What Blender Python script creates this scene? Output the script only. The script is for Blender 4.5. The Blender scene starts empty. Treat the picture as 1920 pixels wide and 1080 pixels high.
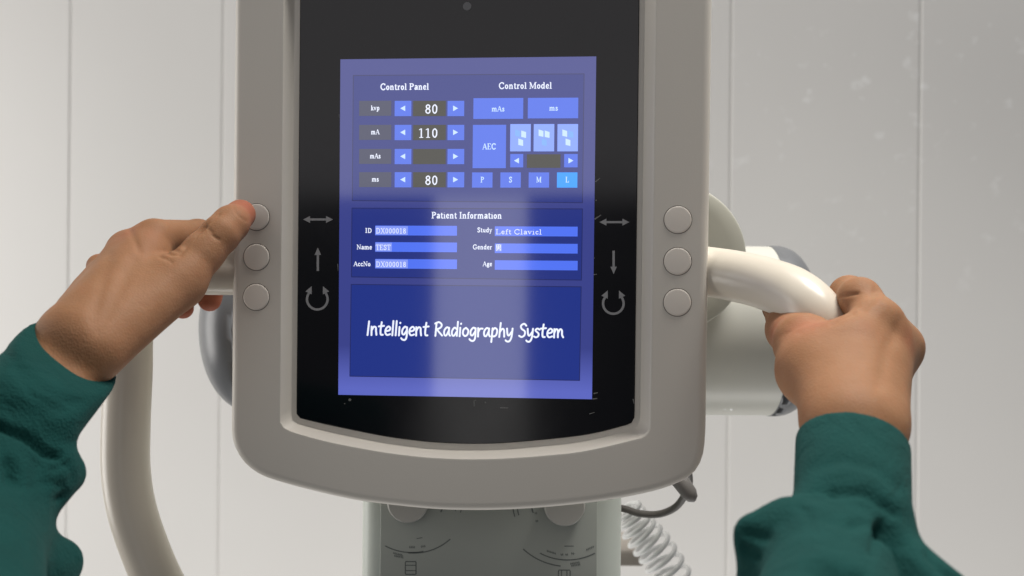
import bpy, bmesh, math, random
import numpy as np
from mathutils import Vector, Matrix
random.seed(4)
S = bpy.context.scene
COL = S.collection
R = math.radians

# ------------------------------------------------------------------ camera, world, light
D = 0.75                                   # camera to console (m)
LENS = 35.16
F = LENS / 36 * 1920                       # focal length in photo pixels
TH = R(0.53)                               # camera roll
cam = bpy.data.objects.new('camera', bpy.data.cameras.new('camera'))
COL.objects.link(cam)
cam.data.lens = LENS; cam.data.sensor_width = 36
cam.data.clip_start = 0.02; cam.data.clip_end = 50
cam.data.dof.use_dof = True; cam.data.dof.focus_distance = 0.74; cam.data.dof.aperture_fstop = 7.0
c_, s_ = math.cos(TH), math.sin(TH)
cam.matrix_world = Matrix(((c_, -s_, 0, 0), (0, 0, -1, -D), (s_, c_, 0, 0), (0, 0, 0, 1)))
S.camera = cam

w = bpy.data.worlds.new('World'); S.world = w; w.use_nodes = True
w.node_tree.nodes['Background'].inputs[0].default_value = (0.97, 1.0, 1.04, 1)
w.node_tree.nodes['Background'].inputs[1].default_value = 0.12

def area(name, loc, target, sx, sy, power, color=(1, 1, 1)):
    l = bpy.data.lights.new(name, 'AREA'); l.shape = 'RECTANGLE'
    l.size = sx; l.size_y = sy; l.energy = power; l.color = color
    o = bpy.data.objects.new(name, l); COL.objects.link(o)
    o.location = loc
    o.rotation_euler = (Vector(target) - Vector(loc)).to_track_quat('-Z', 'Y').to_euler()
    return o
lamp = area('ceiling_lamp', (0.62, -0.12, 1.65), (0.32, -0.50, 0), 0.9, 0.4, 19.5, (1, 0.975, 0.93))
lamp.data.spread = R(115)
area('rear_ceiling_lamp', (0.5, 0.45, 1.9), (0.55, 1.15, -0.1), 2.2, 0.3, 10.0, (1, 0.98, 0.95))
area('low_wall_fill', (0.2, 0.45, -1.7), (0.35, 1.2, -0.2), 2.4, 0.4, 15.0, (1, 0.98, 0.95))  # added fill from floor level to brighten the lower wall, not a real lamp
area('side_window', (-2.9, 0.35, -0.1), (0.1, 0.95, -0.15), 1.6, 2.2, 52.0, (1, 0.975, 0.94))
area('room_window', (-0.65, -3.0, 1.0), (-0.65, 0, 1.0), 2.2, 1.3, 8.5, (1, 0.96, 0.97))
area('room_window_gap', (-0.60, -3.0, -0.2), (-0.60, 0, -0.2), 0.36, 1.1, 1.8, (1, 0.97, 0.94))

S.render.engine = 'CYCLES'
S.view_settings.view_transform = 'Standard'
S.view_settings.look = 'None'
S.view_settings.gamma = 1
S.view_settings.exposure = 0.1
S.view_settings.use_curve_mapping = False

# ------------------------------------------------------------------ measuring helpers
def ray(px, py):
    x, z = (px - 960) / F, -(py - 540) / F
    return Vector((x * c_ - z * s_, 1.0, x * s_ + z * c_))
def W(px, py, y=0.0):
    """point of the room at depth y seen at photo pixel px,py"""
    return Vector((0, -D, 0)) + ray(px, py) * (D + y)
def rp(rpx, y):
    return rpx * (D + y) / F
YAW = R(4.5)
CM = Matrix.Translation((-0.032, 0, 0)) @ Matrix.Rotation(-YAW, 4, 'Z')      # console frame
CMI = CM.inverted()
def cl(px, py, dy=0.0):
    """console-local (u, w) where the line of sight meets the console plane at depth dy"""
    o = CMI @ Vector((0, -D, 0)); d = CMI.to_3x3() @ ray(px, py)
    t = (dy - o.y) / d.y
    p = o + d * t
    return (p.x, p.z)

# ------------------------------------------------------------------ materials
def mat(name, col, rough=0.5, spec=0.5, metal=0.0, noise=0.0, nscale=30, bump=0.0, bscale=200,
        emit=None, estr=1.0, sss=0.0, sssr=(1, .35, .2), sscale=0.004, coat=0.0, sheen=0.0, ior=None, rnoise=0.0):
    m = bpy.data.materials.new(name); m.use_nodes = True
    nt = m.node_tree; b = nt.nodes['Principled BSDF']
    b.inputs['Base Color'].default_value = (*col, 1)
    b.inputs['Roughness'].default_value = rough
    b.inputs['Specular IOR Level'].default_value = spec
    b.inputs['Metallic'].default_value = metal
    if ior: b.inputs['IOR'].default_value = ior
    if coat: b.inputs['Coat Weight'].default_value = coat
    if sheen:
        b.inputs['Sheen Weight'].default_value = sheen
        b.inputs['Sheen Roughness'].default_value = 0.5
        b.inputs['Sheen Tint'].default_value = (0.4, 0.9, 0.8, 1)
    if sss:
        b.inputs['Subsurface Weight'].default_value = sss
        b.inputs['Subsurface Radius'].default_value = sssr
        b.inputs['Subsurface Scale'].default_value = sscale
    if emit:
        b.inputs['Emission Color'].default_value = (*emit, 1)
        b.inputs['Emission Strength'].default_value = estr
    tc = nt.nodes.new('ShaderNodeTexCoord')
    if noise:
        n = nt.nodes.new('ShaderNodeTexNoise'); n.inputs['Scale'].default_value = nscale
        n.inputs['Detail'].default_value = 5
        nt.links.new(tc.outputs['Object'], n.inputs['Vector'])
        mx = nt.nodes.new('ShaderNodeMix'); mx.data_type = 'RGBA'
        mx.inputs[6].default_value = (*[c * (1 - noise) for c in col], 1)
        mx.inputs[7].default_value = (*[min(1, c * (1 + noise)) for c in col], 1)
        nt.links.new(n.outputs['Fac'], mx.inputs[0]); nt.links.new(mx.outputs[2], b.inputs['Base Color'])
    if rnoise:
        n = nt.nodes.new('ShaderNodeTexNoise'); n.inputs['Scale'].default_value = 14
        n.inputs['Detail'].default_value = 6
        nt.links.new(tc.outputs['Object'], n.inputs['Vector'])
        mr = nt.nodes.new('ShaderNodeMapRange')
        mr.inputs[1].default_value = .3; mr.inputs[2].default_value = .7
        mr.inputs[3].default_value = rough - rnoise; mr.inputs[4].default_value = rough + rnoise
        nt.links.new(n.outputs['Fac'], mr.inputs[0]); nt.links.new(mr.outputs[0], b.inputs['Roughness'])
    if bump:
        n = nt.nodes.new('ShaderNodeTexNoise'); n.inputs['Scale'].default_value = bscale
        n.inputs['Detail'].default_value = 3
        nt.links.new(tc.outputs['Object'], n.inputs['Vector'])
        bp = nt.nodes.new('ShaderNodeBump'); bp.inputs['Strength'].default_value = bump
        bp.inputs['Distance'].default_value = 0.001
        nt.links.new(n.outputs['Fac'], bp.inputs['Height']); nt.links.new(bp.outputs[0], b.inputs['Normal'])
    return m

def wall_material():
    m = mat('wall_paint', (0.76, 0.745, 0.715), rough=0.42, spec=0.35)
    nt = m.node_tree; b = nt.nodes['Principled BSDF']
    tc = nt.nodes.new('ShaderNodeTexCoord')
    # soft overall mottling
    n1 = nt.nodes.new('ShaderNodeTexNoise'); n1.inputs['Scale'].default_value = 3.0; n1.inputs['Detail'].default_value = 4
    nt.links.new(tc.outputs['Object'], n1.inputs['Vector'])
    # reflections painted as paler colour patches, on the right hand panels only
    n2 = nt.nodes.new('ShaderNodeTexNoise'); n2.inputs['Scale'].default_value = 22; n2.inputs['Detail'].default_value = 3
    n2.inputs['Roughness'].default_value = 0.55
    nt.links.new(tc.outputs['Object'], n2.inputs['Vector'])
    r2 = nt.nodes.new('ShaderNodeMapRange'); r2.inputs[1].default_value = 0.605; r2.inputs[2].default_value = 0.70
    r2.inputs[3].default_value = 0; r2.inputs[4].default_value = 1
    nt.links.new(n2.outputs['Fac'], r2.inputs[0])
    sx = nt.nodes.new('ShaderNodeSeparateXYZ'); nt.links.new(tc.outputs['Object'], sx.inputs[0])
    rx = nt.nodes.new('ShaderNodeMapRange'); rx.inputs[1].default_value = 0.30; rx.inputs[2].default_value = 0.5
    nt.links.new(sx.outputs[0], rx.inputs[0])
    rz = nt.nodes.new('ShaderNodeMapRange'); rz.inputs[1].default_value = -0.15; rz.inputs[2].default_value = 0.35
    nt.links.new(sx.outputs[2], rz.inputs[0])
    mu = nt.nodes.new('ShaderNodeMath'); mu.operation = 'MULTIPLY'
    nt.links.new(rx.outputs[0], mu.inputs[0]); nt.links.new(rz.outputs[0], mu.inputs[1])
    mu2 = nt.nodes.new('ShaderNodeMath'); mu2.operation = 'MULTIPLY'
    nt.links.new(mu.outputs[0], mu2.inputs[0]); nt.links.new(r2.outputs[0], mu2.inputs[1])
    mx = nt.nodes.new('ShaderNodeMix'); mx.data_type = 'RGBA'
    mx.inputs[6].default_value = (0.725, 0.705, 0.68, 1); mx.inputs[7].default_value = (0.765, 0.75, 0.72, 1)
    nt.links.new(n1.outputs['Fac'], mx.inputs[0])
    mx2 = nt.nodes.new('ShaderNodeMix'); mx2.data_type = 'RGBA'
    mx2.inputs[7].default_value = (0.85, 0.84, 0.82, 1)
    nt.links.new(mu2.outputs[0], mx2.inputs[0]); nt.links.new(mx.outputs[2], mx2.inputs[6])
    nt.links.new(mx2.outputs[2], b.inputs['Base Color'])
    bp = nt.nodes.new('ShaderNodeBump'); bp.inputs['Strength'].default_value = .25; bp.inputs['Distance'].default_value = .002
    nt.links.new(n1.outputs['Fac'], bp.inputs['Height']); nt.links.new(bp.outputs[0], b.inputs['Normal'])
    return m

M = {}
M['wall'] = wall_material()
M['shell'] = mat('console_plastic', (0.70, 0.655, 0.585), rough=0.42, spec=0.4, noise=0.02, nscale=9, bump=0.06, bscale=900)
M['button'] = mat('button_plastic', (0.82, 0.755, 0.675), rough=0.38, spec=0.4)
M['gap'] = mat('button_gap', (0.16, 0.14, 0.12), rough=0.7)
M['glass'] = mat('black_glass', (0.0035, 0.0035, 0.006), rough=0.12, spec=0.33, rnoise=0.03)
M['print'] = mat('grey_print', (0.34, 0.34, 0.35), rough=0.5)
M['scuff'] = mat('scuff', (0.22, 0.22, 0.21), rough=0.7)
M['handle'] = mat('cream_enamel', (0.68, 0.615, 0.515), rough=0.3, spec=0.5, noise=0.015, nscale=6)
M['tube'] = mat('white_enamel', (0.68, 0.67, 0.60), rough=0.35, spec=0.5)
M['pad'] = mat('cream_plate', (0.54, 0.53, 0.45), rough=0.5)
M['cap'] = mat('grey_cap', (0.155, 0.16, 0.17), rough=0.36, spec=0.6)
M['colli'] = mat('collimator_paint', (0.62, 0.66, 0.60), rough=0.4)
M['colliface'] = mat('collimator_face', (0.38, 0.40, 0.365), rough=0.45, noise=.03, nscale=8)
M['knob'] = mat('knob_plastic', (0.50, 0.485, 0.45), rough=0.4)
M['ink'] = mat('dark_ink', (0.13, 0.145, 0.14), rough=0.6)
M['cable'] = mat('cable_rubber', (0.12, 0.11, 0.10), rough=0.5)
M['coil'] = mat('coil_plastic', (0.86, 0.86, 0.85), rough=0.3, spec=0.6)
M['bracket'] = mat('bracket_brown', (0.36, 0.32, 0.28), rough=0.6)
M['steel'] = mat('steel', (0.55, 0.55, 0.55), rough=0.3, metal=0.9)
M['cloth'] = mat('green_jersey', (0.005, 0.048, 0.043), rough=0.9, spec=0.15, noise=0.18, nscale=45, bump=1.0, bscale=700, sheen=0.04)

def skin_material():
    m = mat('skin', (0.55, 0.33, 0.22), rough=0.62, spec=0.16, sss=0.25, sscale=0.005)
    nt = m.node_tree; b = nt.nodes['Principled BSDF']
    tc = nt.nodes.new('ShaderNodeTexCoord')
    at = nt.nodes.new('ShaderNodeAttribute'); at.attribute_name = 'flush'
    n = nt.nodes.new('ShaderNodeTexNoise'); n.inputs['Scale'].default_value = 55; n.inputs['Detail'].default_value = 5
    nt.links.new(tc.outputs['Object'], n.inputs['Vector'])
    a = nt.nodes.new('ShaderNodeMix'); a.data_type = 'RGBA'
    a.inputs[6].default_value = (0.265, 0.128, 0.062, 1); a.inputs[7].default_value = (0.345, 0.178, 0.096, 1)
    nt.links.new(n.outputs['Fac'], a.inputs[0])
    r = nt.nodes.new('ShaderNodeMix'); r.data_type = 'RGBA'
    r.inputs[7].default_value = (0.40, 0.105, 0.070, 1)
    nt.links.new(at.outputs['Fac'], r.inputs[0]); nt.links.new(a.outputs[2], r.inputs[6])
    nt.links.new(r.outputs[2], b.inputs['Base Color'])
    v = nt.nodes.new('ShaderNodeTexVoronoi'); v.inputs['Scale'].default_value = 700
    nt.links.new(tc.outputs['Object'], v.inputs['Vector'])
    n2 = nt.nodes.new('ShaderNodeTexNoise'); n2.inputs['Scale'].default_value = 110; n2.inputs['Detail'].default_value = 4
    nt.links.new(tc.outputs['Object'], n2.inputs['Vector'])
    ad = nt.nodes.new('ShaderNodeMath'); ad.operation = 'MULTIPLY_ADD'; ad.inputs[1].default_value = 0.35
    nt.links.new(v.outputs['Distance'], ad.inputs[0]); nt.links.new(n2.outputs['Fac'], ad.inputs[2])
    bp = nt.nodes.new('ShaderNodeBump'); bp.inputs['Strength'].default_value = 0.5; bp.inputs['Distance'].default_value = 0.0008
    nt.links.new(ad.outputs[0], bp.inputs['Height']); nt.links.new(bp.outputs[0], b.inputs['Normal'])
    return m
M['skin'] = skin_material()
nt = M['cloth'].node_tree; tcc = nt.nodes.new('ShaderNodeTexCoord')
fn_ = nt.nodes.new('ShaderNodeTexNoise'); fn_.inputs['Scale'].default_value = 26; fn_.inputs['Detail'].default_value = 3; fn_.inputs['Distortion'].default_value = 1.2
nt.links.new(tcc.outputs['Object'], fn_.inputs['Vector'])
fb_ = nt.nodes.new('ShaderNodeBump'); fb_.inputs['Strength'].default_value = .6; fb_.inputs['Distance'].default_value = .006
nt.links.new(fn_.outputs['Fac'], fb_.inputs['Height'])
b_ = [q for q in nt.nodes if q.type == 'BUMP' and q is not fb_ and q.name != fb_.name][0]
nt.links.new(fb_.outputs[0], b_.inputs['Normal'])

def scr(name, e, s=1.0):
    return mat('screen_' + name, (0.004, 0.004, 0.006), rough=0.065, ior=1.85, emit=e, estr=s)
def srgb(r, g, b):
    f = lambda c: (c / 255 / 12.92) if c / 255 <= .04045 else ((c / 255 + .055) / 1.055) ** 2.4
    return (f(r), f(g), f(b))

# ------------------------------------------------------------------ mesh helpers
def link(name, verts, faces, mats, parent=None, smooth=False, fm=None, world=False, mw=None):
    me = bpy.data.meshes.new(name); me.from_pydata([tuple(v) for v in verts], [], faces)
    for m in mats: me.materials.append(m)
    if fm:
        for p, i in zip(me.polygons, fm): p.material_index = i
    if smooth: me.shade_smooth()
    me.update()
    o = bpy.data.objects.new(name, me); COL.objects.link(o)
    if parent:
        o.parent = parent
    return o
def empty(name, loc=(0, 0, 0)):
    o = bpy.data.objects.new(name, None); COL.objects.link(o); o.location = loc
    o.empty_display_size = 0.05
    return o
def tag(o, label, cat, group=None, kind=None):
    o['label'] = label; o['category'] = cat
    if group: o['group'] = group
    if kind: o['kind'] = kind

def catmull(pts, n=10, closed=False):
    P = [Vector(p) for p in pts]; out = []
    N = len(P)
    rng = range(N) if closed else range(N - 1)
    for i in rng:
        if closed: a, b, c, d = P[(i - 1) % N], P[i], P[(i + 1) % N], P[(i + 2) % N]
        else: a, b, c, d = P[max(i - 1, 0)], P[i], P[i + 1], P[min(i + 2, N - 1)]
        for k in range(n):
            t = k / n
            out.append(0.5 * ((2 * b) + (c - a) * t + (2 * a - 5 * b + 4 * c - d) * t * t + (3 * b - a - 3 * c + d) * t ** 3))
    if not closed: out.append(P[-1].copy())
    return out
def tube(path, radius, seg=20, caps=True):
    """round tube along a path; radius may be a list"""
    P = [Vector(p) for p in path]; n = len(P)
    rad = radius if isinstance(radius, (list, tuple)) else [radius] * n
    V = []; Fc = []; up = None
    for i in range(n):
        t = (P[min(i + 1, n - 1)] - P[max(i - 1, 0)]).normalized()
        if up is None:
            up = t.orthogonal().normalized()
        up = (up - t * up.dot(t)).normalized(); sd = t.cross(up)
        for k in range(seg):
            a = 2 * math.pi * k / seg
            V.append(P[i] + (up * math.cos(a) + sd * math.sin(a)) * rad[i])
    for i in range(n - 1):
        for k in range(seg):
            a, b = i * seg + k, i * seg + (k + 1) % seg
            Fc.append((a, b, b + seg, a + seg))
    if caps:
        Fc.append(tuple(reversed(range(seg)))); Fc.append(tuple(range((n - 1) * seg, n * seg)))
    return V, Fc
def revolve(profile, origin, axis, ref, seg=48):
    """profile: list of (distance along axis, radius)"""
    ax = Vector(axis).normalized(); u = (Vector(ref) - ax * Vector(ref).dot(ax)).normalized(); v = ax.cross(u)
    V = []; Fc = []
    for (h, r) in profile:
        for k in range(seg):
            a = 2 * math.pi * k / seg
            V.append(Vector(origin) + ax * h + (u * math.cos(a) + v * math.sin(a)) * r)
    for i in range(len(profile) - 1):
        for k in range(seg):
            a, b = i * seg + k, i * seg + (k + 1) % seg
            Fc.append((a, b, b + seg, a + seg))
    Fc.append(tuple(reversed(range(seg)))); Fc.append(tuple(range((len(profile) - 1) * seg, len(profile) * seg)))
    return V, Fc
def rounded(h, r, bev, n=5):
    """lathe profile of a disc of radius r, height h, with a rounded front edge (front at 0)"""
    out = []
    for i in range(n + 1):
        a = math.pi / 2 * i / n
        out.append((bev * (1 - math.sin(a)), r - bev + bev * math.sin(a) if False else r - bev * (1 - math.cos(math.pi / 2 - a))))
    return out + [(h, r)]
def fix(o):
    bm = bmesh.new(); bm.from_mesh(o.data)
    bmesh.ops.recalc_face_normals(bm, faces=bm.faces); bm.to_mesh(o.data); bm.free()
def autosmooth(o, ang=35):
    me = o.data
    me.shade_smooth()
    bm = bmesh.new(); bm.from_mesh(me)
    for e in bm.edges:
        if len(e.link_faces) == 2 and e.calc_face_angle(0) > R(ang): e.smooth = False
    bm.to_mesh(me); bm.free()

# ------------------------------------------------------------------ the wall of white panels
def build_wall():
    yaw = R(-9)
    O = Vector((0, 1.22, 0)); n = Vector((math.sin(yaw), -math.cos(yaw), 0)); ux = Vector((math.cos(yaw), math.sin(yaw), 0))
    def hit(px):
        d = ray(px, 540); o = Vector((0, -D, 0))
        t = (O - o).dot(n) / d.dot(n); return (o + d * t - O).dot(ux)
    # measured seams, continued beyond both sides at the same panel width
    s = [hit(128), hit(415), hit(1370), hit(1722)]
    w0 = (s[3] - s[0]) / 5.0
    seams = [s[0] + w0 * k for k in range(-4, 10)]
    V = []; Fc = []; prof = []
    prof.append(seams[0] - 0.3)
    xs = [(seams[0] - .3, 0)]
    for q in seams:
        xs += [(q - .0040, 0), (q - .0026, .0006), (q - .0010, .0026), (q + .0010, .0026), (q + .0026, .0006), (q + .0040, 0)]
    xs.append((seams[-1] + .3, 0))
    for (x, d) in xs:
        for z in (-1.3, 1.5): V.append((x, d, z))
    k = len(xs)
    for i in range(k - 1): Fc.append((2 * i, 2 * i + 2, 2 * i + 3, 2 * i + 1))
    b0 = len(V)
    V += [(xs[0][0], .05, -1.3), (xs[-1][0], .05, -1.3), (xs[-1][0], .05, 1.5), (xs[0][0], .05, 1.5)]
    Fc.append((b0, b0 + 3, b0 + 2, b0 + 1))
    Fc.append((0, 1, b0 + 3, b0)); Fc.append((2 * k - 2, b0 + 1, b0 + 2, 2 * k - 1))
    o = link('wall', V, Fc, [M['wall']])
    o.location = O; o.rotation_euler = (0, 0, yaw)
    o['kind'] = 'structure'
    return o
build_wall()

# ------------------------------------------------------------------ the X-ray machine
mach = empty('x_ray_machine', (-0.03, 0.12, -0.17))
tag(mach, 'beige X-ray tube head with upright console, lit blue touch screen, tube handles and collimator', 'X-ray machine')
def up(o, parent=None):
    """parent keeping the world placement"""
    bpy.context.view_layer.update()
    p = parent or mach
    o.parent = p
    o.matrix_parent_inverse = p.matrix_world.inverted()
    return o

# outlines traced on the console face --------------------------------------
def outline(left_top, left_bot, bottom, right_bot, right_top, rtop, y, nb=60):
    """closed loop, console-local. points given in photo pixels at depth y"""
    C = lambda p: Vector((*cl(p[0], p[1], y), 0))
    L0, L1 = C(left_top), C(left_bot); R1, R0 = C(right_bot), C(right_top)
    bot = catmull([C(p) for p in [left_bot] + bottom + [right_bot]], 8)
    # resample bottom evenly
    ln = [0]
    for i in range(1, len(bot)): ln.append(ln[-1] + (bot[i] - bot[i - 1]).length)
    out = []
    j = 0
    for k in range(nb + 1):
        t = ln[-1] * k / nb
        while j < len(bot) - 2 and ln[j + 1] < t: j += 1
        f = (t - ln[j]) / max(1e-9, ln[j + 1] - ln[j]); out.append(bot[j].lerp(bot[j + 1], f))
    loop = []
    for k in range(12): loop.append(L0.lerp(L1, k / 12))
    loop += out
    for k in range(1, 12): loop.append(R1.lerp(R0, k / 12))
    # rounded top corners
    zt = max(L0.y, R0.y) + rtop
    n = 8
    for k in range(n + 1):
        a = math.pi / 2 * k / n
        loop.append(Vector((R0.x - rtop + rtop * math.cos(a), R0.y + rtop * math.sin(a), 0)))
    for k in range(n + 1):
        a = math.pi / 2 * (1 - k / n)
        loop.append(Vector((L0.x + rtop - rtop * math.cos(a), L0.y + rtop * math.sin(a), 0)))
    loop.pop()
    return [(p.x, p.y) for p in loop]
def inset(lp, d):
    n = len(lp); out = []
    for i in range(n):
        a, b = Vector(lp[i - 1]), Vector(lp[(i + 1) % n])
        t = (b - a).normalized(); nn = Vector((t.y, -t.x))
        out.append((lp[i][0] - nn.x * d, lp[i][1] - nn.y * d))
    return out
OUT = outline((438, -40), (430, 790), [(430.5, 818), (437, 842), (451, 866), (472, 885), (497, 898), (544, 912.5), (593, 925), (641, 936), (700, 946),
     (802, 957), (880, 960), (960, 958.5), (1040, 953), (1120, 944), (1191, 932), (1244, 919), (1283, 903), (1305, 886), (1318, 862), (1323, 835)],
     (1325, 800), (1337, -40), 0.03, 0.0)
BEV = outline((532, -20), (525, 780), [(525, 790), (529, 799), (540, 807), (568, 816), (617, 829), (689, 843), (740, 851), (810, 858.5), (885, 861), (960, 859), (1067, 850),
     (1120, 841), (1167, 830), (1200, 821), (1212, 814), (1218, 803)], (1219, 790), (1230, -20), 0.012, 0.0)
LED = outline((553, -10), (547, 765), [(547, 777), (549, 785), (556, 793), (617, 809), (689, 824), (740, 833), (810, 841), (885, 843.5), (960, 841), (1067, 831),
     (1120, 822), (1167, 811), (1188, 804), (1195, 797), (1198, 788)], (1199, 775), (1208, -10), 0.008, 0.010)
GLS = outline((563, 0), (556, 765), [(556, 775), (559, 781), (566, 785), (617, 797), (689, 812), (740, 821), (810, 829), (885, 832), (960, 829.5), (1067, 819.5),
     (1120, 811), (1167, 799), (1180, 795), (1187, 790), (1189.5, 782)], (1190, 772), (1199, 0), 0.006, 0.010)
def ringset():
    o = OUT
    sgn = 1
    A = inset(o, 0.001); 
    # choose the sign that shrinks
    area_ = lambda lp: abs(sum(lp[i - 1][0] * lp[i][1] - lp[i][0] * lp[i - 1][1] for i in range(len(lp)))) / 2
    if area_(A) > area_(o): sgn = -1
    I = lambda lp, d: inset(lp, sgn * d)
    rs = []
    rs.append((GLS_in(I), 0.0108)); rs.append((LED, 0.0106))
    rs.append((I(LED, -0.0006), 0.0100))
    for t in (0.15, 0.5, 0.85):
        rs.append(([(a[0] * (1 - t) + b[0] * t, a[1] * (1 - t) + b[1] * t) for a, b in zip(I(LED, -0.0006), BEV)], 0.0100 * (1 - t) + (0.0004 if t == 0.85 else 0)))
    rs.append((BEV, 0.0002)); rs.append((I(BEV, -0.0012), 0.0))
    for d, y in ((0.0070, 0), (0.0040, 0.0006), (0.0019, 0.0019), (0.0006, 0.0040), (0, 0.0070)): rs.append((I(o, d), y))
    for d, y in ((0, 0.046), (0.0015, 0.051), (0.005, 0.0545), (0.012, 0.056)): rs.append((I(o, d), y))
    return rs, I
def GLS_in(I): return I(GLS, 0.004)
rs, INS = ringset()
V = []; Fc = []
n = len(OUT)
for lp, y in rs:
    assert len(lp) == n, (len(lp), n)
    V += [(p[0], y, p[1]) for p in lp]
for i in range(len(rs) - 1):
    for k in range(n):
        a, b = i * n + k, i * n + (k + 1) % n
        Fc.append((a, b, b + n, a + n))
Fc.append(tuple(range((len(rs) - 1) * n, len(rs) * n)))
house = link('console_housing', [CM @ Vector(v) for v in V], Fc, [M['shell']])
fix(house); autosmooth(house, 50); up(house)
bv = house.modifiers.new('wn', 'WEIGHTED_NORMAL'); bv.keep_sharp = True

# glass panel
V = []; Fc = []
for lp, y in ((INS(GLS, 0.0006), 0.0094), (GLS, 0.0098), (GLS, 0.0115)): V += [(p[0], y, p[1]) for p in lp]
for i in range(2):
    for k in range(n):
        a, b = i * n + k, i * n + (k + 1) % n
        Fc.append((a, b, b + n, a + n))
Fc.append(tuple(range(n)))
glass = link('glass_panel', [CM @ Vector(v) for v in V], Fc, [M['glass']])
fix(glass); up(glass)
GY = 0.0094
# small camera eye
V, Fc = revolve([(0, .0032), (.0008, .0032)], CM @ Vector((*[cl(876, 12, GY)[0]], GY - .0004, cl(876, 12, GY)[1])), CM.to_3x3() @ Vector((0, 1, 0)), (0, 0, 1), 24)
o = link('sensor_eye', V, Fc, [mat('sensor_grey', (0.12, 0.12, 0.13), rough=.3)]); fix(o); up(o, glass)

class Flat:
    """flat artwork on the console plane: polygons at small steps in front of the glass"""
    def __init__(s): s.V = []; s.F = []; s.m = []; s.mats = []
    def mi(s, m):
        if m not in s.mats: s.mats.append(m)
        return s.mats.index(m)
    def poly(s, pts, m, y):
        k = len(s.V); s.V += [CM @ Vector((p[0], y, p[1])) for p in pts]
        s.F.append(tuple(range(k, k + len(pts)))); s.m.append(s.mi(m))
    def rect(s, x0, y0, x1, y1, m, y):
        a = cl(x0, y0, GY); b = cl(x1, y1, GY)
        s.poly([(a[0], a[1]), (a[0], b[1]), (b[0], b[1]), (b[0], a[1])], m, y)
    def pp(s, pts, m, y): s.poly([cl(p[0], p[1], GY) for p in pts], m, y)
    def raw(s, verts, faces, m):
        k = len(s.V); s.V += verts
        for f in faces: s.F.append(tuple(i + k for i in f)); s.m.append(s.mi(m))
    def build(s, name, parent):
        o = link(name, s.V, s.F, s.mats, fm=s.m); up(o, parent); return o

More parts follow.
